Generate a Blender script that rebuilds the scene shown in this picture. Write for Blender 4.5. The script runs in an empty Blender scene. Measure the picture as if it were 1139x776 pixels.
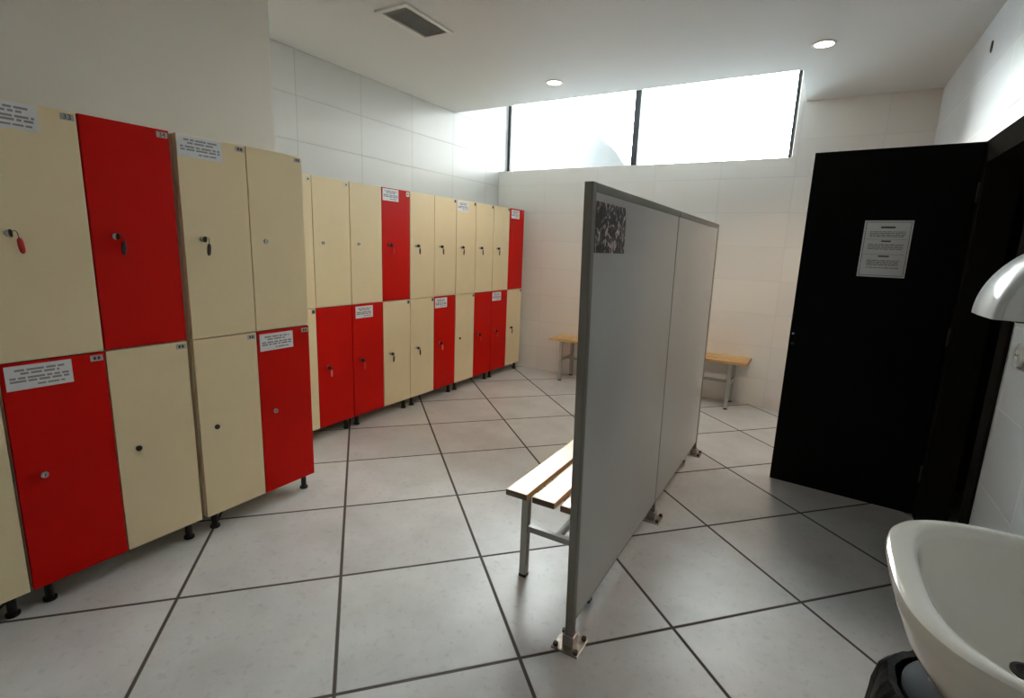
import bpy, bmesh, math, random
from mathutils import Vector, Matrix
random.seed(7)
PI = math.pi
scene = bpy.context.scene
COL = scene.collection

# ------------------------------------------------------------------ materials
def new_mat(name):
    m = bpy.data.materials.new(name)
    m.use_nodes = True
    nt = m.node_tree
    return m, nt, nt.nodes['Principled BSDF']

def plain(name, col, rough=0.5, metal=0.0, spec=0.5, noise=0.0, nscale=8.0, bump=0.0, bscale=60.0, coat=0.0):
    m, nt, b = new_mat(name)
    b.inputs['Base Color'].default_value = (*col, 1)
    b.inputs['Roughness'].default_value = rough
    b.inputs['Metallic'].default_value = metal
    b.inputs['Specular IOR Level'].default_value = spec
    b.inputs['Coat Weight'].default_value = coat
    b.inputs['Coat Roughness'].default_value = 0.12
    tc = nt.nodes.new('ShaderNodeTexCoord')
    if noise > 0:
        n = nt.nodes.new('ShaderNodeTexNoise')
        n.inputs['Scale'].default_value = nscale
        n.inputs['Detail'].default_value = 4
        nt.links.new(tc.outputs['Object'], n.inputs['Vector'])
        r = nt.nodes.new('ShaderNodeMapRange')
        r.inputs['From Min'].default_value = 0.3; r.inputs['From Max'].default_value = 0.7
        r.inputs['To Min'].default_value = 1 - noise; r.inputs['To Max'].default_value = 1 + noise * 0.4
        nt.links.new(n.outputs['Fac'], r.inputs['Value'])
        v = nt.nodes.new('ShaderNodeVectorMath'); v.operation = 'SCALE'
        v.inputs[0].default_value = col
        nt.links.new(r.outputs['Result'], v.inputs['Scale'])
        nt.links.new(v.outputs['Vector'], b.inputs['Base Color'])
    if bump > 0:
        n2 = nt.nodes.new('ShaderNodeTexNoise')
        n2.inputs['Scale'].default_value = bscale
        n2.inputs['Detail'].default_value = 3
        nt.links.new(tc.outputs['Object'], n2.inputs['Vector'])
        bp = nt.nodes.new('ShaderNodeBump')
        bp.inputs['Strength'].default_value = bump
        bp.inputs['Distance'].default_value = 0.002
        nt.links.new(n2.outputs['Fac'], bp.inputs['Height'])
        nt.links.new(bp.outputs['Normal'], b.inputs['Normal'])
    return m

def math_node(nt, op, a=None, b=None, c=None):
    n = nt.nodes.new('ShaderNodeMath'); n.operation = op
    for i, v in enumerate((a, b, c)):
        if v is None: continue
        if isinstance(v, (int, float)): n.inputs[i].default_value = v
        else: nt.links.new(v, n.inputs[i])
    return n.outputs[0]

def joint_mask(nt, coord, period, offset, width):
    """1 on a joint line, 0 elsewhere; coord is an output socket in metres"""
    a = math_node(nt, 'SUBTRACT', coord, offset)
    a = math_node(nt, 'DIVIDE', a, period)
    f = math_node(nt, 'FRACT', a)
    d = math_node(nt, 'SUBTRACT', f, 0.5)
    d = math_node(nt, 'ABSOLUTE', d)
    d = math_node(nt, 'SUBTRACT', 0.5, d)
    d = math_node(nt, 'MULTIPLY', d, period)           # distance to the joint
    r = nt.nodes.new('ShaderNodeMapRange'); r.interpolation_type = 'SMOOTHSTEP'
    r.inputs['From Min'].default_value = width * 0.35; r.inputs['From Max'].default_value = width * 0.75
    r.inputs['To Min'].default_value = 1; r.inputs['To Max'].default_value = 0
    nt.links.new(d, r.inputs['Value'])
    return r.outputs['Result'], math_node(nt, 'FLOOR', a)

def wall_tile(name, axis, off, tile, grout, rough, wobble=0.0):
    m, nt, b = new_mat(name)
    g = nt.nodes.new('ShaderNodeNewGeometry')
    s = nt.nodes.new('ShaderNodeSeparateXYZ')
    nt.links.new(g.outputs['Position'], s.inputs[0])
    mh, ih = joint_mask(nt, s.outputs['Z'], 0.30, -0.04, 0.0062)
    mv, iv = joint_mask(nt, s.outputs[axis], 0.60, off, 0.0062)
    mask = math_node(nt, 'MAXIMUM', mh, mv)
    w = nt.nodes.new('ShaderNodeTexWhiteNoise'); w.noise_dimensions = '2D'
    cb = nt.nodes.new('ShaderNodeCombineXYZ')
    nt.links.new(ih, cb.inputs[0]); nt.links.new(iv, cb.inputs[1])
    nt.links.new(cb.outputs[0], w.inputs['Vector'])
    sc = nt.nodes.new('ShaderNodeMapRange')
    sc.inputs['To Min'].default_value = 0.97; sc.inputs['To Max'].default_value = 1.02
    nt.links.new(w.outputs['Value'], sc.inputs['Value'])
    v = nt.nodes.new('ShaderNodeVectorMath'); v.operation = 'SCALE'
    v.inputs[0].default_value = tile
    nt.links.new(sc.outputs['Result'], v.inputs['Scale'])
    mx = nt.nodes.new('ShaderNodeMix'); mx.data_type = 'RGBA'
    nt.links.new(mask, mx.inputs['Factor'])
    nt.links.new(v.outputs['Vector'], mx.inputs['A'])
    mx.inputs['B'].default_value = (*grout, 1)
    nt.links.new(mx.outputs['Result'], b.inputs['Base Color'])
    ro = math_node(nt, 'MULTIPLY_ADD', mask, 0.5, rough)
    nt.links.new(ro, b.inputs['Roughness'])
    b.inputs['Specular IOR Level'].default_value = 0.3
    n2 = nt.nodes.new('ShaderNodeTexNoise'); n2.inputs['Scale'].default_value = 3.5
    nt.links.new(g.outputs['Position'], n2.inputs['Vector'])
    hh = math_node(nt, 'MULTIPLY_ADD', mask, -1.0, math_node(nt, 'MULTIPLY', n2.outputs['Fac'], wobble))
    bp = nt.nodes.new('ShaderNodeBump'); bp.inputs['Strength'].default_value = 0.5; bp.inputs['Distance'].default_value = 0.0015
    nt.links.new(hh, bp.inputs['Height'])
    nt.links.new(bp.outputs['Normal'], b.inputs['Normal'])
    return m

def floor_tile(name):
    m, nt, b = new_mat(name)
    g = nt.nodes.new('ShaderNodeNewGeometry')
    rot = nt.nodes.new('ShaderNodeVectorRotate'); rot.rotation_type = 'Z_AXIS'
    rot.inputs['Angle'].default_value = -math.radians(46.8426)
    nt.links.new(g.outputs['Position'], rot.inputs['Vector'])
    s = nt.nodes.new('ShaderNodeSeparateXYZ'); nt.links.new(rot.outputs[0], s.inputs[0])
    m1, i1 = joint_mask(nt, s.outputs['X'], 0.60, 0.0, 0.0115)
    m2, i2 = joint_mask(nt, s.outputs['Y'], 0.60, 0.0, 0.0115)
    mask = math_node(nt, 'MAXIMUM', m1, m2)
    cb = nt.nodes.new('ShaderNodeCombineXYZ')
    nt.links.new(i1, cb.inputs[0]); nt.links.new(i2, cb.inputs[1])
    w = nt.nodes.new('ShaderNodeTexWhiteNoise'); w.noise_dimensions = '2D'
    nt.links.new(cb.outputs[0], w.inputs['Vector'])
    # cloudy cement mottling, shifted per tile
    off = nt.nodes.new('ShaderNodeVectorMath'); off.operation = 'MULTIPLY_ADD'
    nt.links.new(w.outputs['Color'], off.inputs[0]); off.inputs[1].default_value = (9, 9, 9)
    nt.links.new(g.outputs['Position'], off.inputs[2])
    n = nt.nodes.new('ShaderNodeTexNoise'); n.inputs['Scale'].default_value = 3.2; n.inputs['Detail'].default_value = 6; n.inputs['Roughness'].default_value = 0.6
    nt.links.new(off.outputs[0], n.inputs['Vector'])
    n3 = nt.nodes.new('ShaderNodeTexNoise'); n3.inputs['Scale'].default_value = 38; n3.inputs['Detail'].default_value = 3
    nt.links.new(off.outputs[0], n3.inputs['Vector'])
    ramp = nt.nodes.new('ShaderNodeValToRGB')
    e = ramp.color_ramp.elements
    e[0].position = 0.32; e[0].color = FLOOR_DARK
    e[1].position = 0.68; e[1].color = FLOOR_LIGHT
    nt.links.new(n.outputs['Fac'], ramp.inputs['Fac'])
    r = nt.nodes.new('ShaderNodeMapRange')
    r.inputs['To Min'].default_value = 0.95; r.inputs['To Max'].default_value = 1.04
    nt.links.new(w.outputs['Value'], r.inputs['Value'])
    sp = nt.nodes.new('ShaderNodeMapRange')
    sp.inputs['From Min'].default_value = 0.30; sp.inputs['From Max'].default_value = 0.42
    sp.inputs['To Min'].default_value = 0.88; sp.inputs['To Max'].default_value = 1.0
    nt.links.new(n3.outputs['Fac'], sp.inputs['Value'])
    k = math_node(nt, 'MULTIPLY', r.outputs['Result'], sp.outputs['Result'])
    v = nt.nodes.new('ShaderNodeVectorMath'); v.operation = 'SCALE'
    nt.links.new(ramp.outputs['Color'], v.inputs[0]); nt.links.new(k, v.inputs['Scale'])
    mx = nt.nodes.new('ShaderNodeMix'); mx.data_type = 'RGBA'
    nt.links.new(mask, mx.inputs['Factor'])
    nt.links.new(v.outputs['Vector'], mx.inputs['A'])
    mx.inputs['B'].default_value = (0.060, 0.046, 0.036, 1)
    nt.links.new(mx.outputs['Result'], b.inputs['Base Color'])
    rr = math_node(nt, 'MULTIPLY_ADD', n3.outputs['Fac'], 0.22, 0.27)
    rr = math_node(nt, 'MULTIPLY_ADD', mask, 0.4, rr)
    nt.links.new(rr, b.inputs['Roughness'])
    h = math_node(nt, 'MULTIPLY_ADD', mask, -1.0, math_node(nt, 'MULTIPLY', n3.outputs['Fac'], 0.35))
    bp = nt.nodes.new('ShaderNodeBump'); bp.inputs['Strength'].default_value = 0.45; bp.inputs['Distance'].default_value = 0.002
    nt.links.new(h, bp.inputs['Height']); nt.links.new(bp.outputs['Normal'], b.inputs['Normal'])
    return m

def wood(name, axis):
    m, nt, b = new_mat(name)
    tc = nt.nodes.new('ShaderNodeTexCoord')
    mp = nt.nodes.new('ShaderNodeMapping')
    sc = [38, 38, 38]; sc[axis] = 2.2
    mp.inputs['Scale'].default_value = sc
    nt.links.new(tc.outputs['Object'], mp.inputs['Vector'])
    n = nt.nodes.new('ShaderNodeTexNoise'); n.inputs['Scale'].default_value = 1.6; n.inputs['Detail'].default_value = 5
    nt.links.new(mp.outputs[0], n.inputs['Vector'])
    ramp = nt.nodes.new('ShaderNodeValToRGB'); e = ramp.color_ramp.elements
    e[0].position = 0.3; e[0].color = (0.50, 0.27, 0.095, 1)
    e[1].position = 0.7; e[1].color = (0.74, 0.49, 0.22, 1)
    nt.links.new(n.outputs['Fac'], ramp.inputs['Fac'])
    nt.links.new(ramp.outputs['Color'], b.inputs['Base Color'])
    b.inputs['Roughness'].default_value = 0.42
    b.inputs['Specular IOR Level'].default_value = 0.3
    b.inputs['Coat Weight'].default_value = 0.30
    b.inputs['Coat Roughness'].default_value = 0.3
    return m

def emit(name, col, strength):
    m, nt, b = new_mat(name)
    b.inputs['Base Color'].default_value = (*col, 1)
    b.inputs['Emission Color'].default_value = (*col, 1)
    b.inputs['Emission Strength'].default_value = strength
    return m

def glass(name):
    m = bpy.data.materials.new(name); m.use_nodes = True
    nt = m.node_tree; nt.nodes.clear()
    out = nt.nodes.new('ShaderNodeOutputMaterial')
    tr = nt.nodes.new('ShaderNodeBsdfTransparent'); tr.inputs[0].default_value = (0.95, 0.975, 0.97, 1)
    gl = nt.nodes.new('ShaderNodeBsdfGlossy'); gl.inputs['Roughness'].default_value = 0.03
    fr = nt.nodes.new('ShaderNodeFresnel'); fr.inputs['IOR'].default_value = 1.45
    mx = nt.nodes.new('ShaderNodeMixShader')
    nt.links.new(fr.outputs[0], mx.inputs[0]); nt.links.new(tr.outputs[0], mx.inputs[1]); nt.links.new(gl.outputs[0], mx.inputs[2])
    nt.links.new(mx.outputs[0], out.inputs[0])
    return m

def collage(name):
    """dark leaflet packed with small grey, pale and pinkish scraps"""
    m, nt, b = new_mat(name)
    tc = nt.nodes.new('ShaderNodeTexCoord')
    vo = nt.nodes.new('ShaderNodeTexVoronoi'); vo.inputs['Scale'].default_value = 55
    no = nt.nodes.new('ShaderNodeTexNoise'); no.inputs['Scale'].default_value = 22; no.inputs['Detail'].default_value = 5; no.inputs['Distortion'].default_value = 2.2
    nt.links.new(tc.outputs['Object'], vo.inputs['Vector']); nt.links.new(tc.outputs['Object'], no.inputs['Vector'])
    ramp = nt.nodes.new('ShaderNodeValToRGB'); e = ramp.color_ramp.elements
    e[0].position = 0.44; e[0].color = (0.008, 0.007, 0.008, 1)
    e[1].position = 0.64; e[1].color = (0.75, 0.72, 0.72, 1)
    x = e.new(0.54); x.color = (0.10, 0.062, 0.062, 1)
    nt.links.new(no.outputs['Fac'], ramp.inputs['Fac'])
    mx = nt.nodes.new('ShaderNodeMix'); mx.data_type = 'RGBA'; mx.blend_type = 'MULTIPLY'
    mx.inputs['Factor'].default_value = 0.18
    nt.links.new(ramp.outputs['Color'], mx.inputs['A']); nt.links.new(vo.outputs['Color'], mx.inputs['B'])
    nt.links.new(mx.outputs['Result'], b.inputs['Base Color'])
    b.inputs['Roughness'].default_value = 0.35
    return m

FLOOR_DARK = (0.515, 0.51, 0.50, 1)
FLOOR_LIGHT = (0.64, 0.635, 0.63, 1)
M = {}
M['floor'] = floor_tile('cement_floor_tiles')
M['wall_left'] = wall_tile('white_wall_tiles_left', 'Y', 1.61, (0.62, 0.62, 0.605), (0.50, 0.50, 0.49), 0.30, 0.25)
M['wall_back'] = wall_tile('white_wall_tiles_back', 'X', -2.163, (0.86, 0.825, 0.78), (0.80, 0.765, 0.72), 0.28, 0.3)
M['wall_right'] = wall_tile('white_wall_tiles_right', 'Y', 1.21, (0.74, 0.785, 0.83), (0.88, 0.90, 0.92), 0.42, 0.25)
M['plaster'] = plain('painted_plaster', (0.78, 0.74, 0.66), 0.7, noise=0.03, nscale=2.0, bump=0.1, bscale=90)
M['ceiling'] = plain('ceiling_paint', (0.70, 0.705, 0.70), 0.75, noise=0.02, nscale=1.5)
M['cream'] = plain('cream_laminate', (0.86, 0.71, 0.45), 0.38, spec=0.3, noise=0.03, nscale=5, bump=0.05, bscale=300)
M['cream_edge'] = plain('cream_edge', (0.80, 0.70, 0.52), 0.45, noise=0.03)
M['red'] = plain('red_laminate', (0.60, 0.0036, 0.0005), 0.45, spec=0.13, noise=0.05, nscale=5, bump=0.05, bscale=300)
M['steel_dark'] = plain('dark_steel', (0.06, 0.055, 0.05), 0.35, 0.8)
M['steel'] = plain('brushed_steel', (0.55, 0.54, 0.52), 0.3, 1.0, noise=0.05)
M['chrome'] = plain('chrome', (0.75, 0.75, 0.75), 0.08, 1.0, noise=0.01)
M['black_plastic'] = plain('black_plastic', (0.012, 0.012, 0.012), 0.45, noise=0.1)
M['fob_red'] = plain('red_fob', (0.55, 0.02, 0.012), 0.3, noise=0.05)
M['fob_dark'] = plain('dark_fob', (0.035, 0.012, 0.010), 0.3, noise=0.05)
M['fob_bright'] = plain('bright_fob', (0.85, 0.30, 0.24), 0.3, noise=0.05)
M['paper'] = plain('white_paper', (0.82, 0.82, 0.84), 0.7, noise=0.02)
M['ink'] = plain('grey_print', (0.30, 0.30, 0.31), 0.7, noise=0.1)
M['ink_dark'] = plain('dark_print', (0.05, 0.05, 0.05), 0.7, noise=0.1)
M['plate'] = plain('number_plate_grey', (0.46, 0.45, 0.42), 0.4, 0.3, noise=0.05)
M['plate_cream'] = plain('number_plate_cream', (0.74, 0.70, 0.58), 0.45, noise=0.03)
M['panel'] = plain('partition_laminate', (0.65, 0.635, 0.60), 0.22, noise=0.02, nscale=3)
M['alu'] = plain('grey_aluminium', (0.24, 0.222, 0.185), 0.45, 0.1, noise=0.03)
M['alu_light'] = plain('light_grey_paint', (0.40, 0.41, 0.38), 0.4, 0.1, noise=0.04)
M['foot_steel'] = plain('foot_steel', (0.42, 0.38, 0.34), 0.3, 0.9, noise=0.15, nscale=60)
M['wood'] = wood('varnished_wood', 1)
M['wood_end'] = plain('dark_slat_edge', (0.14, 0.095, 0.06), 0.5, noise=0.2, nscale=40)
M['door_black'] = plain('black_door_laminate', (0.0022, 0.002, 0.002), 0.5, spec=0.10, noise=0.05)
M['casing'] = plain('black_door_casing', (0.020, 0.0185, 0.0165), 0.8, spec=0.0, noise=0.05)
M['shade_wall'] = plain('grey_dimming_wall', (0.28, 0.27, 0.25), 0.8, noise=0.03)  # unseen wall behind the camera, greyed to cut light bounced forward
M['dark_wall'] = plain('corridor_gloom', (0.03, 0.03, 0.03), 0.9, noise=0.1)  # darkness of the unlit corridor put into the wall colour
M['frame_dark'] = plain('window_frame_grey', (0.035, 0.037, 0.04), 0.4, 0.2, noise=0.05)
M['glass'] = glass('window_glass')
M['white_plastic'] = plain('white_enamel', (0.72, 0.725, 0.72), 0.2, noise=0.02, coat=0.4)
M['grey_plastic'] = plain('grey_enamel', (0.66, 0.65, 0.63), 0.45, noise=0.02)
M['ceramic'] = plain('glazed_ceramic', (0.92, 0.89, 0.81), 0.09, noise=0.015, nscale=4, coat=0.5)
M['bin_grey'] = plain('slate_bin_plastic', (0.045, 0.052, 0.062), 0.65, spec=0.2, noise=0.05)
M['bag'] = plain('black_bag_film', (0.004, 0.004, 0.0045), 0.42, spec=0.18, noise=0.1, bump=0.9, bscale=45)
M['vent_frame'] = plain('vent_frame_white', (0.70, 0.70, 0.68), 0.5, noise=0.02)
M['vent_dark'] = plain('vent_grille_grey', (0.45, 0.45, 0.42), 0.5, noise=0.05)
M['lamp'] = emit('lamp_lens', (1.0, 0.93, 0.82), 9.0)
M['hill'] = plain('hazy_hill', (0.0125, 0.0142, 0.0152), 0.9, noise=0.04, nscale=0.02)
M['collage'] = collage('dark_collage_print')

# ------------------------------------------------------------------ mesh helpers
class MB:
    def __init__(self): self.bm = bmesh.new()
    def _take(self, tmp, mi, mat=None):
        if mat is not None: bmesh.ops.transform(tmp, matrix=mat, verts=tmp.verts)
        for f in tmp.faces: f.material_index = mi
        me = bpy.data.meshes.new('tmp'); tmp.to_mesh(me); tmp.free()
        self.bm.from_mesh(me); bpy.data.meshes.remove(me)
        return self
    def box(self, a, b, bevel=0.0, mi=0, mat=None, seg=2):
        t = bmesh.new(); bmesh.ops.create_cube(t, size=1)
        lo = [min(p, q) for p, q in zip(a, b)]; hi = [max(p, q) for p, q in zip(a, b)]
        for v in t.verts: v.co = [lo[i] + (v.co[i] + 0.5) * (hi[i] - lo[i]) for i in range(3)]
        if bevel > 0: bmesh.ops.bevel(t, geom=list(t.edges), offset=bevel, segments=seg, affect='EDGES', profile=0.6)
        return self._take(t, mi, mat)
    def cyl(self, p, q, r, r2=None, n=24, mi=0, bevel=0.0):
        p, q = Vector(p), Vector(q); d = q - p
        t = bmesh.new()
        bmesh.ops.create_cone(t, cap_ends=True, segments=n, radius1=r, radius2=r if r2 is None else r2, depth=d.length)
        if bevel > 0:
            ed = [e for e in t.edges if len(e.link_faces) == 2 and any(len(f.verts) > 4 for f in e.link_faces)]
            bmesh.ops.bevel(t, geom=ed, offset=bevel, segments=2, affect='EDGES', profile=0.6)
        m = Matrix.Translation((p + q) / 2) @ d.to_track_quat('Z', 'Y').to_matrix().to_4x4()
        return self._take(t, mi, m)
    def tube(self, pts, r, n=12, mi=0):
        pts = [Vector(p) for p in pts]; t = bmesh.new(); rings = []
        for i, p in enumerate(pts):
            d = (pts[min(i + 1, len(pts) - 1)] - pts[max(i - 1, 0)]).normalized()
            qd = d.to_track_quat('Z', 'Y')
            rr = r[i] if isinstance(r, (list, tuple)) else r
            rings.append([t.verts.new(p + qd @ Vector((rr * math.cos(k * 2 * PI / n), rr * math.sin(k * 2 * PI / n), 0))) for k in range(n)])
        for a, b in zip(rings, rings[1:]):
            for k in range(n): t.faces.new((a[k], a[(k + 1) % n], b[(k + 1) % n], b[k]))
        t.faces.new(list(reversed(rings[0]))); t.faces.new(rings[-1])
        return self._take(t, mi)
    def loft(self, rings, mi=0, cap0=True, cap1=True):
        t = bmesh.new(); vr = [[t.verts.new(p) for p in r] for r in rings]; n = len(rings[0])
        for a, b in zip(vr, vr[1:]):
            for k in range(n): t.faces.new((a[k], a[(k + 1) % n], b[(k + 1) % n], b[k]))
        if cap0: t.faces.new(list(reversed(vr[0])))
        if cap1: t.faces.new(vr[-1])
        bmesh.ops.recalc_face_normals(t, faces=t.faces)
        return self._take(t, mi)
    def lathe(self, prof, c, n=40, mi=0, cap0=True, cap1=True):
        rings = [[(c[0] + r * math.cos(k * 2 * PI / n), c[1] + r * math.sin(k * 2 * PI / n), c[2] + z) for k in range(n)] for r, z in prof]
        return self.loft(rings, mi, cap0, cap1)
    def text(self, s, size, depth, mat, mi=0):
        cu = bpy.data.curves.new('txt', 'FONT'); cu.body = s; cu.size = size; cu.extrude = depth
        cu.align_x = 'CENTER'; cu.align_y = 'CENTER'
        o = bpy.data.objects.new('txt', cu); COL.objects.link(o)
        dg = bpy.context.evaluated_depsgraph_get()
        me = bpy.data.meshes.new_from_object(o.evaluated_get(dg))
        t = bmesh.new(); t.from_mesh(me)
        bpy.data.objects.remove(o); bpy.data.curves.remove(cu); bpy.data.meshes.remove(me)
        return self._take(t, mi, mat)
    def mesh(self, name, mats, smooth=False):
        me = bpy.data.meshes.new(name); self.bm.to_mesh(me); self.bm.free()
        for m in (mats if isinstance(mats, (list, tuple)) else [mats]): me.materials.append(M[m])
        if smooth:
            for p in me.polygons: p.use_smooth = True
            try: me.set_sharp_from_angle(angle=math.radians(38))
            except Exception: pass
        return me
    def obj(self, name, mats, parent=None, loc=(0, 0, 0), rotz=0.0, smooth=False):
        return link(name, self.mesh(name, mats, smooth), parent, loc, rotz)

def link(name, data, parent=None, loc=(0, 0, 0), rotz=0.0):
    o = bpy.data.objects.new(name, data); COL.objects.link(o)
    o.parent = parent; o.location = loc; o.rotation_euler = (0, 0, rotz)
    return o

def tag(o, label, cat, group=None):
    o['label'] = label; o['category'] = cat
    if group: o['group'] = group
    return o

def thing(name, label, cat, loc=(0, 0, 0), rotz=0.0, group=None):
    return tag(link(name, None, None, loc, rotz), label, cat, group)

def struct(o):
    o['kind'] = 'structure'; return o

def copy_tree(o, parent=None):
    c = o.copy(); COL.objects.link(c)
    if parent: c.parent = parent
    for ch in list(o.children): copy_tree(ch, c)
    return c

# ------------------------------------------------------------------ room
XL, XLF, XR, YB, H = -2.163, -1.60, 1.75, 4.28, 2.66
YF = -2.6
SILL, WX1 = 2.22, 0.80
TOP = 3.2
struct(MB().box((-2.5, YF - 0.2, -0.12), (3.1, 4.65, 0)).obj('floor', 'floor'))
struct(MB().box((-2.4, YF - 0.1, 0), (XLF, 1.03, H)).obj('wall_left', 'plaster'))
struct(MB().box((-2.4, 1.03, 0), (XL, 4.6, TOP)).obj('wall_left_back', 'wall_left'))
b = MB()
b.box((XL, YB, 0), (1.87, 4.55, SILL))
b.box((WX1, YB, SILL), (1.87, 4.55, TOP))
b.box((XL, YB + 0.06, 3.06), (WX1, 4.55, TOP))
struct(b.obj('wall_back', 'wall_back'))
OY0, OY1, OZ = 1.66, 2.46, 1.885      # door opening
b = MB()
b.box((XR, YF - 0.1, 0), (XR + 0.12, OY0, H))
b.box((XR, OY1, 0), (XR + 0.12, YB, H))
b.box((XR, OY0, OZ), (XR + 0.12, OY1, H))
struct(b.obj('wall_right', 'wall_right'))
struct(MB().box((XLF, YF - 0.1, 0), (XR, YF, H)).obj('wall_front', 'shade_wall'))
b = MB()
NX, NY = 0.852, 3.44                   # the ceiling is cut away in front of the clerestory window
b.box((-2.4, YF - 0.1, H), (1.87, NY, H + 0.06))
b.box((NX, NY, H), (1.87, YB, H + 0.06))
b.box((-2.4, NY - 0.06, H + 0.06), (NX + 0.06, NY, TOP))
b.box((NX, NY, H + 0.06), (NX + 0.06, YB, TOP))
b.box((-2.4, NY - 0.06, TOP), (NX + 0.1, 4.6, TOP + 0.06))
struct(b.obj('ceiling', 'ceiling'))
# dark corridor seen through the doorway
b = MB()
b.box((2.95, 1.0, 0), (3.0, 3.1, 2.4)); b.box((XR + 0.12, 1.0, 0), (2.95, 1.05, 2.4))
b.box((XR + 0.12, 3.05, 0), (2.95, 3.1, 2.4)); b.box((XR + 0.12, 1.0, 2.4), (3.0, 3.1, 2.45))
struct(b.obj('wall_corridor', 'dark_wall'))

# window: frame, two panes
w = struct(link('window_1', None, None, (XL, 4.45, SILL)))
WW = WX1 - XL; WHT = 3.06 - SILL
def frame_bar(name, a, c): MB().box(a, c, 0.003).obj(name, 'frame_dark', w, smooth=False)
frame_bar('window_frame', (0.003, 0, 0), (0.034, 0.05, WHT))
frame_bar('window_frame', (WW - 0.044, 0, 0), (WW - 0.012, 0.05, WHT))
frame_bar('mullion', (1.482, -0.004, 0), (1.546, 0.056, WHT))
frame_bar('sill_rail', (0.030, 0, 0), (1.482, 0.05, 0.028))
frame_bar('sill_rail', (1.546, 0, 0), (WW - 0.044, 0.05, 0.028))
frame_bar('head_rail', (0.030, 0, WHT - 0.04), (1.482, 0.05, WHT))
frame_bar('head_rail', (1.546, 0, WHT - 0.04), (WW - 0.044, 0.05, WHT))
MB().box((0.030, 0.022, 0.028), (1.482, 0.028, WHT - 0.04)).obj('glass_pane', 'glass', w)
MB().box((1.546, 0.022, 0.028), (WW - 0.044, 0.028, WHT - 0.04)).obj('glass_pane', 'glass', w)

# hazy hill outside
def hill():
    t = bmesh.new(); nx, ny = 160, 14; rows = []
    def ridge(x):
        pk = [(-560, 2), (-430, 16), (-300, 30), (-230, 38), (-190, 45), (-168, 53), (-150, 59), (-138, 66), (-126, 70.5), (-117, 68), (-108, 61), (-100, 53), (-90, 46), (-60, 36), (0, 26), (90, 20)]
        for (xa, ya), (xb, yb) in zip(pk, pk[1:]):
            if x <= xb: return ya + (yb - ya) * max(0, (x - xa) / (xb - xa))
        return 20
    for j in range(ny + 1):
        row = []
        for i in range(nx + 1):
            x = -560 + 650 * i / nx; v = j / ny
            hgt = ridge(x) + 1.2 * math.sin(x * 0.21) + 0.6 * math.sin(x * 0.53 + 1)
            y = 260 + 40 * v if v < 0.75 else 290 + 260 * (v - 0.75)
            k = (v / 0.75) ** 0.8 if v < 0.75 else 1 - ((v - 0.75) / 0.25) ** 2
            row.append(t.verts.new((x, y, -4 + (hgt + 4) * k)))
        rows.append(row)
    for a, c in zip(rows, rows[1:]):
        for i in range(nx): t.faces.new((a[i], a[i + 1], c[i + 1], c[i]))
    m = MB(); m._take(t, 0); return m.obj('hills', 'hill', smooth=True)
struct(hill())

# ------------------------------------------------------------------ door and casing
b = MB()
b.box((XR - 0.012, OY0 - 0.06, 0), (XR + 0.002, OY0 + 0.035, 1.96), 0.003)
b.box((XR - 0.012, OY1 - 0.035, 0), (XR + 0.002, OY1 + 0.06, 1.96), 0.003)
b.box((XR - 0.012, OY0 + 0.035, OZ - 0.035), (XR + 0.002, OY1 - 0.035, 1.96), 0.003)
b.box((XR + 0.002, OY0 - 0.001, 0), (XR + 0.125, OY0 + 0.035, OZ), 0.003)
b.box((XR + 0.002, OY1 - 0.035, 0), (XR + 0.125, OY1 + 0.001, OZ), 0.003)
b.box((XR + 0.002, OY0 + 0.035, OZ - 0.035), (XR + 0.125, OY1 - 0.035, OZ), 0.003)
struct(b.obj('trim_1', 'casing'))
DL = math.hypot(1.742 - 1.030, 2.483 - 2.549)
dang = math.atan2(2.549 - 2.483, 1.030 - 1.742)
door = struct(link('door_1', None, None, (1.732, 2.478, 0), dang))
# local x runs from the hinge to the free edge; local +y is the face towards the camera
MB().box((0, -0.04, 0.012), (DL, 0, 1.953), 0.002).obj('door_slab', 'door_black', door)
b = MB().cyl((DL - 0.018, 0, 0.935), (DL - 0.018, 0.006, 0.935), 0.006, n=16)
b.obj('screw', 'steel', door)
MB().box((DL, -0.03, 0.86), (DL + 0.002, -0.010, 1.02), 0.0005).obj('latch_plate', 'steel', door)
MB().cyl((DL - 0.020, 0, 0.875), (DL - 0.020, 0.003, 0.875), 0.009, n=20).obj('keyhole_cover', 'steel_dark', door, smooth=True)
for z in (0.25, 1.0, 1.72):
    MB().cyl((-0.006, 0.004, z - 0.045), (-0.006, 0.004, z + 0.045), 0.007, n=14).obj('hinge', 'steel_dark', door, smooth=True)

def words(bm, x0, x1, y, h, z, mi, rng, plane):
    """one line of unreadable print as word-long strips; plane maps (x, y, z) to the paper"""
    x = x0
    while x < x1 - h:
        wl = min(rng.uniform(1.6, 6.5) * h, x1 - x)
        a, c = plane(x, y - h / 2, z), plane(x + wl, y + h / 2, z + 0.0002)
        bm.box(a, c, 0, mi); x += wl + h * 0.8

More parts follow.
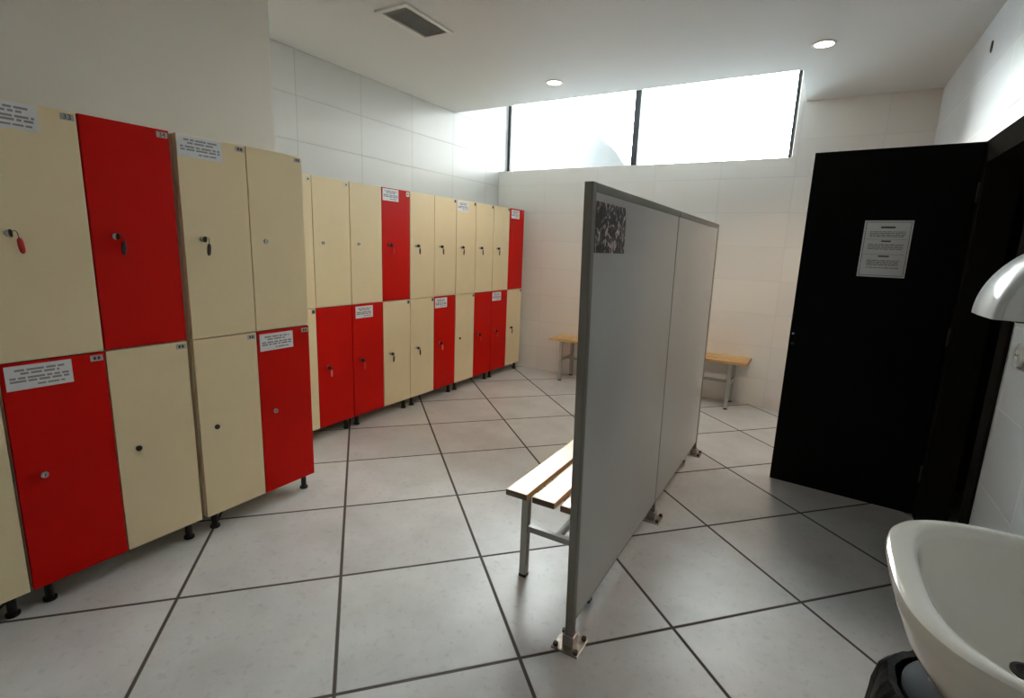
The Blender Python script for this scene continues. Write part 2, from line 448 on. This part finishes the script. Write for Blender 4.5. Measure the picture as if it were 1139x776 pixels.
b = MB(); rng = random.Random(3)
pw, ph = 0.212, 0.297
pl = lambda x, y, z: (pw - x, z, y)
b.box(pl(0, 0, 0), pl(pw, ph, 0.0004), 0, 0)
for a, c in (((.008, .008), (pw - .008, .010)), ((.008, ph - .010), (pw - .008, ph - .008)), ((.008, .008), (.010, ph - .008)), ((pw - .010, .008), (pw - .008, ph - .008))):
    b.box(pl(a[0], a[1], .0004), pl(c[0], c[1], .0006), 0, 2)
b.box(pl(.075, .257, .0004), pl(.137, .266, .0006), 0, 2)
for y in (.238, .230, .222, .214): words(b, .03, .185, y, .0042, .0004, 1, rng, pl)
b.box(pl(.085, .186, .0004), pl(.127, .193, .0006), 0, 2)
b.box(pl(.015, .1985, .0004), pl(.195, .200, .0006), 0, 1)
for y in (.172, .164, .156, .148): words(b, .03, .185, y, .0042, .0004, 1, rng, pl)
b.box(pl(.082, .107, .0004), pl(.130, .114, .0006), 0, 2)
b.box(pl(.015, .1195, .0004), pl(.195, .121, .0006), 0, 1)
for y in (.088, .080, .072, .064, .050): words(b, .035, .18, y, .0042, .0004, 1, rng, pl)
o = b.obj('notice', ['paper', 'ink', 'ink_dark'], door, (DL - 0.283 - pw, 0.0002, 1.289))
o['label'] = 'white printed notice'

# ------------------------------------------------------------------ lockers
SPLIT, LTOP, LBOT, DEPTH = 0.9285, 1.784, 0.081, 0.375
def lock_mesh():
    b = MB()
    b.cyl((0, 0, 0), (0.010, 0, 0), 0.0115, n=20, mi=0, bevel=0.002)
    b.box((0.010, -0.0016, -0.006), (0.0108, 0.0016, 0.006), 0, 1)
    return b.mesh('lock', ['steel', 'ink_dark'], True)
def lock_dark_mesh():
    b = MB()
    b.cyl((0, 0, 0), (0.007, 0, 0), 0.0115, n=20, mi=0, bevel=0.002)
    return b.mesh('lock_dark', ['steel_dark'], True)
LOCK, LOCKD = lock_mesh(), lock_dark_mesh()

def notice_mesh(w_, h_, seed):
    rng = random.Random(seed); b = MB()
    P = lambda x, y, z: (z, x, y)
    b.box(P(0, 0, 0), P(w_, h_, 0.0004), 0, 0)
    words(b, w_ * .14, w_ * .88, h_ * .80, h_ * .085, .0004, 1, rng, P)
    words(b, w_ * .22, w_ * .80, h_ * .66, h_ * .085, .0004, 1, rng, P)
    words(b, w_ * .06, w_ * .94, h_ * .48, h_ * .085, .0004, 1, rng, P)
    words(b, w_ * .06, w_ * .94, h_ * .35, h_ * .085, .0004, 1, rng, P)
    words(b, w_ * .45, w_ * .90, h_ * .17, h_ * .07, .0004, 1, rng, P)
    return b.mesh('notice', ['paper', 'ink'])

def plate_mesh(kind, text):
    b = MB()
    if kind == 'wide':
        b.box((0, -0.020, -0.011), (0.0015, 0.020, 0.011), 0.0006, 0)
        mt = Matrix.Translation((0.0016, 0, 0)) @ Matrix(((0, 0, 1, 0), (1, 0, 0, 0), (0, 1, 0, 0), (0, 0, 0, 1)))
        if text: b.text(text, 0.026, 0.0004, mt, 1)
        else:
            b.box((0.0015, -0.011, -0.006), (0.0019, -0.002, 0.006), 0, 1); b.box((0.0015, 0.002, -0.006), (0.0019, 0.011, 0.006), 0, 1)
        return b.mesh('number_plate', ['plate', 'ink_dark'])
    if kind == 'dot':
        b.box((0, -0.017, -0.017), (0.0015, 0.017, 0.017), 0.0006, 0)
        b.box((0.0015, -0.005, -0.006), (0.0019, 0.005, 0.006), 0, 1)
        return b.mesh('number_plate', ['plate_cream', 'ink_dark'])
    b.box((0, -0.014, -0.014), (0.0015, 0.014, 0.014), 0.0006, 0)
    b.box((0.0015, -0.010, -0.010), (0.0019, 0.010, 0.010), 0, 1)
    return b.mesh('number_plate', ['plate', 'ink_dark'])

KEYS = []
def locker_unit(x, y0, width, label, doors, notice_size):
    """doors: for each of the two columns (upper, lower); a door is (colour, lock, plate, notice, key)"""
    t = thing('locker', label, 'locker', (x, y0, 0), 0, 'two-column changing room lockers')
    g = 0.0025; dt = 0.018; cw = width / 2
    b = MB()
    # open-fronted carcass: sides, middle upright, top, base, shelf, back
    x0, x1 = -DEPTH, -dt - 0.002
    for yy in (0.001, cw - 0.008, width - 0.017): b.box((x0, yy, LBOT + .002), (x1, yy + 0.016, LTOP - .002), 0.001)
    for zz in (LBOT + .002, SPLIT - 0.008, LTOP - 0.018):
        b.box((x0, 0.017, zz), (x1, cw - 0.008, zz + 0.016)); b.box((x0, cw + 0.008, zz), (x1, width - 0.017, zz + 0.016))
    b.box((x0, 0.017, LBOT + .018), (x0 + 0.006, cw - 0.008, LTOP - 0.018)); b.box((x0, cw + 0.008, LBOT + .018), (x0 + 0.006, width - 0.017, LTOP - 0.018))
    b.obj('carcass', 'cream_edge', t)
    for (fx, fy) in ((-0.035, 0.05), (-0.035, width - 0.05), (-DEPTH + 0.05, 0.05), (-DEPTH + 0.05, width - 0.05)):
        f = MB(); f.cyl((fx, fy, 0), (fx, fy, 0.012), 0.022, n=20, bevel=0.003); f.cyl((fx, fy, 0.012), (fx, fy, LBOT + 0.002), 0.014, n=16)
        f.obj('foot', 'black_plastic', t, smooth=True)
    for c in range(2):
        for r in range(2):
            colr, lock, plate, notice, key = doors[c][r]
            ya, yb = c * cw + g, (c + 1) * cw - g
            za, zb = (SPLIT + g, LTOP) if r == 0 else (LBOT, SPLIT - g)
            wd, hd = yb - ya, zb - za
            d = MB().box((-dt, 0, 0), (0, wd, hd), 0.0018, 0).obj('door', colr, t, (0, ya, za))
            d['label'] = 'red door' if colr == 'red' else 'cream door'
            ly, lz = 0.074, hd * 0.505
            if lock:
                link('lock', LOCK if lock == 'l' else LOCKD, d, (0, ly, lz))
            if plate:
                kind, txt = plate
                k = {'wide': (0.026, 0.020), 'dot': (0.022, 0.026), 'small': (0.020, 0.020)}[kind]
                link('number_plate', plate_mesh(kind, txt), d, (0.0001, wd - k[0], hd - k[1]))
            if notice:
                nw, nh = notice_size
                n = link('notice', notice_mesh(nw, nh, random.randrange(9999)), d, (0.0003, notice[0], hd - nh - notice[1]))
                n.rotation_euler = (notice[2] if len(notice) > 2 else 0, 0, 0)
                n['label'] = 'white printed notice'
            if key: KEYS.append(((x, y0 + ya + ly, za + lz), key))
    return t

W = ('wide', '')
DOT, SM = ('dot', ''), ('small', '')
C, R_ = 'cream', 'red'
FN = (0.185, 0.086)
# near row
locker_unit(-1.200, -0.952, 0.610, 'cream locker block cut off by the left edge of the photo, nearest the camera',
    [[(C, 'l', W, None, None), (C, 'l', W, None, None)], [(C, 'l', W, None, None), (C, 'l', W, None, None)]], FN)
locker_unit(-1.200, -0.336, 0.607, 'locker block with door 33 cream above red and door 34 red above cream',
    [[(C, 'l', ('wide', '33'), (0.008, 0.003), 'near cream'), (R_, 'l', W, (0.010, 0.010, 0.0), None)],
     [(R_, 'l', ('wide', '34'), None, 'near red'), (C, 'd', W, None, None)]], FN)
locker_unit(-1.196, 0.289, 0.602, 'end locker block of the near row, all cream except its lower right red door',
    [[(C, 'l', W, (0.004, 0.003), 'near end'), (C, 'd', W, None, None)], [(C, 'l', W, None, None), (R_, 'l', W, (0.012, 0.014), None)]], FN)
# recessed far row
BX, BY, BP = -1.750, 1.073, 0.6215
BN = (0.170, 0.088)
locker_unit(BX, BY, BP - .002, 'recessed locker block half hidden behind the end of the near row',
    [[(C, None, DOT, None, None), (C, None, SM, None, None)], [(C, 'l', DOT, None, None), (R_, 'l', None, None, 'b_low1')]], BN)
locker_unit(BX, BY + BP, BP - .002, 'recessed locker block whose upper right red door bears a notice, red notice door below left',
    [[(C, 'l', None, None, None), (R_, 'l', None, (0.030, 0.014), 'b_low2')], [(R_, 'l', DOT, (0.008, 0.006), 'b_up3'), (C, 'l', SM, None, 'b_low3')]], BN)
locker_unit(BX, BY + 2 * BP, BP - .002, 'middle recessed locker block, cream except a lower right red door with a notice',
    [[(C, 'l', None, None, 'b_up4'), (C, 'l', SM, None, 'b_low4')], [(C, 'l', SM, None, 'b_up5'), (R_, 'l', None, (0.010, 0.012), 'b_low5')]], BN)
locker_unit(BX, BY + 3 * BP, BP - .002, 'recessed locker block, cream except a lower right red door without any notice',
    [[(C, 'l', SM, (0.010, 0.010), 'b_up6'), (C, 'd', SM, None, None)], [(C, 'l', SM, None, 'b_up7'), (R_, 'l', None, None, 'b_low7')]], BN)
locker_unit(BX, BY + 4 * BP, BP - .002, 'farthest locker block, standing in the corner at the back wall below the window',
    [[(C, 'l', SM, None, 'b_up8'), (R_, 'l', None, (0.008, 0.012), 'b_low8')], [(R_, None, SM, (0.030, 0.014), None), (C, 'l', SM, None, 'b_low9')]], BN)

def key_proto(fob):
    b = MB()
    b.box((0.009, -0.0012, -0.004), (0.020, 0.0012, 0.004), 0.0004)
    b.cyl((0.024, -0.0018, 0), (0.024, 0.0018, 0), 0.013, n=20, bevel=0.0005)
    pts = [(0.027 + 0.002 * math.sin(k * PI / 10), 0.008 - 0.008 * math.cos(k * PI / 10), -0.004 + 0.012 * math.sin(k * PI / 10)) for k in range(11)]
    b.tube(pts + [(0.026, 0.017, -0.018)], 0.0014, n=8)
    me = b.mesh('locker_key', 'steel_dark', True)
    b = MB()
    n = 16; rings = []
    for s, z in ((.25, -.016), (.7, -.019), (.95, -.027), (1, -.04), (.95, -.055), (.7, -.064), (.3, -.068)):
        rings.append([(0.024 + 0.0032 * s * math.cos(k * 2 * PI / n), 0.018 + 0.009 * s * math.sin(k * 2 * PI / n), z) for k in range(n)])
    b.loft(rings)
    return me, b
fobs = {}
for f in ('fob_red', 'fob_dark', 'fob_bright'):
    kme, fb = key_proto(f)
    fobs[f] = fb.mesh('key_fob', f, True)
KLABEL = {
 'near cream': ('fob_red', 'key with red tag hanging on upper cream door 33 at the left photo edge'),
 'near red': ('fob_dark', 'key with dark red tag on red upper door 34 of the near lockers'),
 'near end': ('fob_dark', 'key with dark tag on the cream upper door beside red door 34'),
 'b_low1': ('fob_bright', 'key with bright pinkish tag on the first lower red door of the recessed row'),
 'b_low2': ('fob_red', 'key on the second lower red door of the recessed row, below its notice'),
 'b_up3': ('fob_red', 'key on the tall red upper door amid the recessed cream doors'),
 'b_low3': ('fob_dark', 'key with dark tag on the lower cream door right beneath the recessed red upper door'),
 'b_up4': ('fob_dark', 'key with black tag on the cream door just right of the recessed red upper door'),
 'b_low4': ('fob_dark', 'key on the lower cream door just before the third lower red door'),
 'b_up5': ('fob_dark', 'key on the upper cream door above the third lower red door'),
 'b_low5': ('fob_bright', 'key with bright tag on the third lower red door of the recessed row'),
 'b_up6': ('fob_dark', 'key on the upper cream door that has a white notice, recessed row'),
 'b_up7': ('fob_dark', 'key on the second upper cream door before the farthest red upper door'),
 'b_low7': ('fob_red', 'key on the lower red door without a notice, far end of the row'),
 'b_up8': ('fob_dark', 'key on the upper cream door right beside the farthest red upper door'),
 'b_low8': ('fob_red', 'key on the farthest lower red door, the one with a notice'),
 'b_low9': ('fob_dark', 'key on the last lower cream door by the back wall'),
}
for (p, kid) in KEYS:
    f, lab = KLABEL[kid]
    k = tag(link('locker_key', kme, None, p), lab, 'key', 'keys hanging in locker doors')
    k.rotation_euler = (random.uniform(-0.12, 0.12), 0, 0)
    link('key_fob', fobs[f], k)

# ------------------------------------------------------------------ partition screen
PX, PY0, PY1, PZ0, PZ1 = 0.529, 0.575, 2.700, 0.092, 1.565
PYM = 1.630
t = thing('partition_screen', 'grey freestanding partition of two panels on bolted steel feet, in mid room', 'partition', (PX, PY0, 0))
L = PY1 - PY0; ym = PYM - PY0
for nm, y in (('post', 0.0), ('post', ym - 0.014), ('post', L - 0.028)):
    wdt = 0.014 if y in (0.0, L - 0.028) else 0.0122
    ya, yb = (y, y + 0.028) if wdt > 0.013 else (ym - 0.0075, ym + 0.0075)
    MB().box((-wdt, ya, 0.008), (wdt, yb, PZ1), 0.002).obj(nm, 'alu', t)
for ya, yb in ((0.0285, ym - 0.008), (ym + 0.008, L - 0.0285)):
    MB().box((-0.014, ya, PZ1 - 0.026), (0.014, yb, PZ1), 0.002).obj('top_rail', 'alu', t)
    MB().box((-0.010, ya, PZ0), (0.010, yb, PZ0 + 0.010), 0.002).obj('bottom_rail', 'alu', t)
MB().box((-0.0115, 0.0285, PZ0 + 0.010), (0.0115, ym - 0.008, PZ1 - 0.026), 0.001).obj('panel', 'panel', t)
MB().box((-0.0115, ym + 0.008, PZ0 + 0.010), (0.0115, L - 0.0285, PZ1 - 0.026), 0.001).obj('panel', 'panel', t)
for y in (0.014, ym, L - 0.014):
    b = MB().box((-0.05, y - 0.05, 0), (0.05, y + 0.05, 0.007), 0.002)
    b.box((-0.021, y - 0.021, 0.007), (0.021, y + 0.021, 0.045), 0.002)
    f = b.obj('foot', 'foot_steel', t)
    for sx in (-1, 1):
        for sy in (-1, 1):
            MB().cyl((sx * 0.038, y + sy * 0.038, 0.007), (sx * 0.038, y + sy * 0.038, 0.019), 0.009, n=6).obj('bolt', 'steel_dark', f)
b = MB().box((0, 0, 0), (0.0006, 0.274, 0.148), 0)
o = b.obj('poster', 'collage', t, (0.0118, 0.030, 1.367)); o['label'] = 'dark leaflet crowded with small pale pictures'

# the screen is slightly racked: it leans along its own plane by about two and a half degrees
for o in t.children:
    if not o.name.startswith('foot'):
        for v in o.data.vertices: v.co.y -= 0.045 * (v.co.z + o.location.z)

# ------------------------------------------------------------------ benches
def bench(label, loc, rotz):
    """length along local y, slat tops at 0.45, width along local x"""
    t = thing('bench', label, 'bench', loc, rotz, 'slatted changing room benches')
    BL = 1.95
    for k in range(3):
        x0 = k * 0.117
        b = MB().box((x0, 0, 0.425), (x0 + 0.094, BL, 0.450), 0.004)
        for f in b.bm.faces:
            if abs(f.normal.z) < 0.5 and abs(f.normal.y) > 0.7 or f.normal.z < -0.5: f.material_index = 1
        s = b.obj('slat', ['wood', 'wood_end'], t)
        for yy in (0.155, BL - 0.155):
            MB().cyl((x0 + 0.047, yy, 0.449), (x0 + 0.047, yy, 0.4525), 0.007, n=16).obj('bolt', 'steel', s, smooth=True)
    for yy in (0.14, BL - 0.14):
        for xx in (0.006, 0.298):
            l = MB().box((xx, yy - 0.015, 0.012), (xx + 0.03, yy + 0.015, 0.425), 0.002).obj('leg', 'alu_light', t)
            MB().box((xx - 0.001, yy - 0.016, 0), (xx + 0.031, yy + 0.016, 0.014), 0.002).obj('rubber_foot', 'black_plastic', l)
        MB().box((0.036, yy - 0.012, 0.215), (0.298, yy + 0.012, 0.240), 0.002).obj('cross_bar', 'alu_light', t)
        MB().box((0.036, yy - 0.012, 0.400), (0.298, yy + 0.012, 0.4248), 0.002).obj('seat_bearer', 'alu_light', t)
    MB().box((0.155, 0.152, 0.216), (0.179, BL - 0.152, 0.239), 0.002).obj('stretcher', 'alu_light', t)
    return t
bench('slatted bench alongside the grey partition, its end jutting out beside the front post', (0.178, 0.700, 0), 0)
bench('light wooden bench standing against the back wall, partly behind the partition', (0.690, 3.945, 0), PI / 2)

# ------------------------------------------------------------------ washbasin
def srect(cx, cy, al, ar, by, z, n=72, e=3.0):
    pts = []
    for k in range(n):
        a = k * 2 * PI / n; c, s = math.cos(a), math.sin(a)
        x = math.copysign(abs(c) ** (2 / e), c); y = math.copysign(abs(s) ** (2 / e), s)
        pts.append((cx + x * (ar if x > 0 else al), cy + y * by, z))
    return pts
SY = 0.170
basin = thing('washbasin', 'white ceramic washbasin on the tiled right wall', 'sink', (0, 0, 0))
rings = []
for al, ar, by, z, e in ((.05, .16, .06, .640, 2.4), (.10, .175, .12, .648, 2.5), (.165, .19, .19, .680, 2.7), (.21, .195, .235, .725, 2.9), (.236, .197, .255, .770, 3.0),
                         (.250, .198, .265, .812, 3.0), (.2555, .198, .2695, .832, 3.0), (.2535, .198, .2675, .8405, 3.0), (.247, .196, .262, .844, 3.0),
                         (.232, .16, .252, .8435, 3.0), (.215, .13, .246, .841, 3.0)):
    rings.append(srect(1.550, SY, al, ar, by, z, e=e))
sh = lambda z: max(0.0, min(1.0, (.834 - z) / .14)) ** 1.6
for al, ar, by, z, e in ((.207, .122, .238, .834, 3.0), (.203, .119, .234, .824, 3.0), (.197, .115, .227, .806, 2.95), (.187, .110, .215, .782, 2.85), (.172, .104, .197, .757, 2.75), (.152, .096, .173, .735, 2.6), (.126, .086, .143, .717, 2.45), (.095, .072, .107, .704, 2.3), (.060, .052, .066, .6965, 2.1), (.027, .027, .027, .694, 2.0)):
    rings.append(srect(1.550 - 0.036 * sh(z), SY + 0.03 * sh(z), al, ar, by, z, e=e))
b = MB().loft(rings, 0, True, True)
b.obj('bowl', 'ceramic', basin, smooth=True)
b = MB().lathe(((.026, .001), (.026, .004), (.020, .005), (.017, .002), (.008, .002), (.008, .006), (.0, .007)), (1.514, SY + .03, .693), 32, cap1=False)
b.obj('drain', 'steel_dark', basin, smooth=True)
b = MB()
b.cyl((1.700, SY, .843), (1.700, SY, .850), 0.027, n=32, bevel=.002)
b.cyl((1.700, SY, .850), (1.700, SY, .935), 0.020, n=32, bevel=.002)
b.tube([(1.700, SY, .93), (1.697, SY, .99), (1.675, SY, 1.04), (1.63, SY, 1.072), (1.57, SY, 1.083), (1.52, SY, 1.075), (1.485, SY, 1.057)], 0.011, n=18)
tp = b.obj('tap', 'chrome', basin, smooth=True); tp['label'] = 'chrome tap'
b = MB().tube([(1.700, SY + .018, .905), (1.700, SY + .05, .915), (1.700, SY + .085, .93)], [.008, .006, .007], n=14)
b.obj('lever', 'chrome', tp, smooth=True)
b = MB(); b.cyl((1.68, SY, .56), (1.68, SY, .66), 0.020, n=24); b.cyl((1.68, SY, .50), (1.68, SY, .57), 0.030, n=24, bevel=.004); b.tube([(1.68, SY, .535), (1.71, SY, .535), (1.748, SY, .535)], 0.015, n=16)
b.obj('waste_trap', 'white_plastic', basin, smooth=True)

# ------------------------------------------------------------------ bin under the basin
BCX, BCY = 1.478, 0.235
bin_ = thing('waste_bin', 'slate grey plastic waste bin with lid on the floor under the washbasin', 'bin', (BCX, BCY, 0))
b = MB().lathe(((.105, 0), (.112, .005), (.130, .555), (.124, .555), (.121, .53), (.107, .012)), (0, 0, 0), 48)
b.obj('tub', 'bin_grey', bin_, smooth=True)
b = MB().lathe(((.098, .548), (.116, .556), (.118, .572), (.112, .580), (.080, .592), (.040, .598), (0.004, .600)), (0, 0, 0), 48)
b.obj('lid', 'bin_grey', bin_, smooth=True)
b = MB()
n = 96; rings = []
def bagring(r, z, amp, ph):
    out = []
    for k in range(n):
        a = k * 2 * PI / n
        rr = r + amp * (math.sin(9 * a + ph) * 0.5 + math.sin(17 * a + ph * 2.3) * 0.3 + math.sin(31 * a + ph) * 0.2)
        out.append((rr * math.cos(a), rr * math.sin(a), z + amp * 0.8 * math.sin(7 * a + ph)))
    return out
for r, z, amp, ph in ((.098, .06, .004, 0), (.110, .30, .004, .4), (.1155, .50, .002, .8), (.1215, .556, .001, 1), (.128, .575, .003, 1.2), (.141, .578, .004, 1.5),
                      (.153, .560, .006, 1.8), (.160, .52, .009, 2.2), (.166, .45, .011, 2.6), (.170, .36, .014, 3.1)):
    rings.append(bagring(r, z, amp, ph))
b.loft(rings, 0, True, False)
o = b.obj('bin_bag', 'bag', None, (BCX, BCY, 0), smooth=True)
tag(o, 'black bin bag draped over the outside of the bin under the washbasin', 'bin bag')
sm = o.modifiers.new('thick', 'SOLIDIFY'); sm.thickness = 0.0012

# ------------------------------------------------------------------ hand dryer, socket, wall hole
dr = thing('hand_dryer', 'white rounded hand dryer on the right wall above the washbasin', 'hand dryer', (XR, 0.0, 1.232))
Y0, Y1 = 0.850, 1.100
prof = []
for k in range(25):
    a = k * (PI / 2) / 24
    prof.append((-0.232 * math.cos(a), 0.222 * math.sin(a)))
def dslice(y, inset):
    out = []
    for (x, z) in prof:
        f = 1 - inset / 0.23
        out.append((min(-0.001, x * f), y, 0.004 + z * f))
    out.append((-0.001, y, 0.004)); return out
b = MB()
b.loft([dslice(Y0, .014), dslice(Y0 + .003, .005), dslice(Y0 + .010, 0), dslice((Y0 + Y1) / 2, -.004), dslice(Y1 - .03, 0), dslice(Y1 - .01, .008), dslice(Y1, .025)])
b.obj('housing', 'white_plastic', dr, smooth=True)
sl = [(x * .925, Y0 - .0015, .0045 + z * .925) for x, z in prof] + [(-0.002, Y0 - .0015, .0045)]
sl2 = [(x, Y0 + .0005, z) for x, _, z in sl]
b = MB().loft([sl, sl2]); o = b.obj('side_plate', 'grey_plastic', dr); o['label'] = 'grey side plate'
b = MB().box((-0.17, Y0 + .07, -.006), (-0.08, Y1 - .07, .005), .003); b.obj('air_outlet', 'steel_dark', dr)
so = thing('wall_socket', 'round white wall socket on the tiles beside the black door casing', 'socket', (XR, 1.455, 1.075))
RX = Matrix.Rotation(-PI / 2, 4, 'Y')
b = MB(); b.cyl((-.012, 0, 0), (0, 0, 0), .042, n=40, bevel=.004); b.obj('plate', 'white_plastic', so, smooth=True)
b = MB(); b.cyl((-.013, 0, 0), (-.011, 0, 0), .020, n=32, bevel=.0008); b.obj('recess', 'grey_plastic', so, smooth=True)
b = MB(); b.cyl((-.0142, -.0095, 0), (-.0125, -.0095, 0), .0035, n=12); b.cyl((-.0142, .0095, 0), (-.0125, .0095, 0), .0035, n=12); b.obj('pin_holes', 'ink_dark', so)
b = MB(); n = 32
b.loft([[(x, .016 * s * math.cos(k * 2 * PI / n), .030 * s * math.sin(k * 2 * PI / n)) for k in range(n)] for x, s in ((0, 1), (-.004, 1), (-.006, .8))])
tag(b.obj('wall_grommet', 'black_plastic', None, (XR, 2.885, 2.495), smooth=True), 'small black oval cap high on the right wall above the door', 'cable cap')

# ------------------------------------------------------------------ ceiling vent and downlights
v = thing('ceiling_vent', 'rectangular air vent with grey grille in the white ceiling', 'vent', (-1.225, 1.435, H))
VW, VL = 0.235, 0.425
b = MB()
b.box((0, 0, -.012), (VW, .030, 0), .002); b.box((0, VL - .022, -.012), (VW, VL, 0), .002)
b.box((0, .030, -.012), (.028, VL - .022, 0), .002); b.box((VW - .028, .030, -.012), (VW, VL - .022, 0), .002)
b.obj('frame', 'vent_frame', v)
MB().box((.028, .030, -.003), (VW - .028, VL - .022, -.001)).obj('backing', 'vent_dark', v)
for k in range(11):
    xx = .036 + k * .0155
    m = Matrix.Translation((xx, 0, -.006)) @ Matrix.Rotation(math.radians(35), 4, 'Y')
    MB().box((-.0065, .0305, -.0006), (.0065, VL - .0225, .0006), 0, 0, m).obj('slat', 'vent_dark', v)
def downlight(x, y, label):
    d = thing('downlight', label, 'ceiling light', (x, y, H), 0, 'recessed ceiling downlights')
    b = MB().lathe(((.070, 0), (.070, -.003), (.062, -.006), (.052, -.004), (.052, 0)), (0, 0, 0), 48)
    b.obj('trim_ring', 'vent_frame', d, smooth=True)
    MB().cyl((0, 0, -.0035), (0, 0, -.001), .0515, n=40).obj('lens', 'lamp', d)
    return d
d1 = downlight(-0.857, 2.990, 'lit round downlight in the ceiling left of the window mullion')
d2 = copy_tree(d1); d2.location = (0.972, 2.990, H)
d2['label'] = 'lit round downlight in the ceiling right of the window'

# ------------------------------------------------------------------ light
def lamp(name, loc, energy, col, size=0.11, spot=None):
    if spot:
        ld = bpy.data.lights.new(name, 'SPOT'); ld.spot_size = math.radians(spot); ld.spot_blend = 0.6; ld.shadow_soft_size = size / 2
    else:
        ld = bpy.data.lights.new(name, 'AREA'); ld.shape = 'DISK'; ld.size = size
    ld.energy = energy; ld.color = col
    o = bpy.data.objects.new(name, ld); COL.objects.link(o); o.location = loc
    return o
WARM = (1.0, 0.83, 0.66)
for i, (x, y, e) in enumerate(((-0.857, 2.99, 27), (0.972, 2.99, 54))):
    lamp('downlight_lamp', (x, y, H - 0.012), e, WARM, 0.10, 125)

wd = bpy.data.worlds.new('overcast_sky'); scene.world = wd; wd.use_nodes = True
bg = wd.node_tree.nodes['Background']
# hazy sky, much brighter on the sunny side (-x); the ground below the horizon is lit less
wn = wd.node_tree

wtc = wn.nodes.new('ShaderNodeTexCoord'); wsp = wn.nodes.new('ShaderNodeSeparateXYZ')
wn.links.new(wtc.outputs['Generated'], wsp.inputs[0])
def ramp_to(sock, a, b, lo, hi):
    q = wn.nodes.new('ShaderNodeMapRange'); q.interpolation_type = 'SMOOTHSTEP'
    q.inputs['From Min'].default_value = a; q.inputs['From Max'].default_value = b
    q.inputs['To Min'].default_value = lo; q.inputs['To Max'].default_value = hi
    wn.links.new(sock, q.inputs['Value']); return q.outputs['Result']
w_up = ramp_to(wsp.outputs['X'], 0.35, -0.65, 12.5, 59.0)
w_dn = ramp_to(wsp.outputs['X'], 0.35, -0.65, 4.0, 24.0)
w_z = ramp_to(wsp.outputs['Z'], -0.02, 0.02, 0.0, 1.0)
wm = wn.nodes.new('ShaderNodeMix'); wm.data_type = 'FLOAT'
wn.links.new(w_z, wm.inputs['Factor']); wn.links.new(w_dn, wm.inputs['A']); wn.links.new(w_up, wm.inputs['B'])
wn.links.new(wm.outputs['Result'], bg.inputs[1])
wc = wn.nodes.new('ShaderNodeMix'); wc.data_type = 'RGBA'
wn.links.new(w_z, wc.inputs['Factor'])
wc.inputs['A'].default_value = (0.86, 1.0, 1.08, 1); wc.inputs['B'].default_value = (0.97, 1.0, 1.0, 1)
wn.links.new(wc.outputs['Result'], bg.inputs[0])

# ------------------------------------------------------------------ camera
F = 569.31
yaw, pit, rol = -0.528116187, -0.194406557, 0.0363042022
cy, sy, cp, sp, cr, sr = math.cos(yaw), math.sin(yaw), math.cos(pit), math.sin(pit), math.cos(rol), math.sin(rol)
fwd = Vector((sy * cp, cy * cp, sp)); right = Vector((cy, -sy, 0)); up = right.cross(fwd)
r2 = cr * right + sr * up; u2 = -sr * right + cr * up
cd = bpy.data.cameras.new('camera'); cam = bpy.data.objects.new('camera', cd); COL.objects.link(cam)
mw = Matrix.Identity(4)
for i in range(3):
    mw[i][0], mw[i][1], mw[i][2] = r2[i], u2[i], -fwd[i]
mw[0][3], mw[1][3], mw[2][3] = 1.11703, -0.90073, 1.37195
cam.matrix_world = mw
cd.sensor_fit = 'HORIZONTAL'; cd.sensor_width = 36; cd.lens = F / 1139 * 36; cd.clip_start = 0.02; cd.clip_end = 2000
scene.camera = cam
vs = scene.view_settings
vs.view_transform = 'Standard'; vs.look = 'None'; vs.gamma = 1; vs.use_curve_mapping = False
vs.exposure = 0.33
scene.cycles.use_denoising = True
scene.cycles.max_bounces = 14; scene.cycles.diffuse_bounces = 8
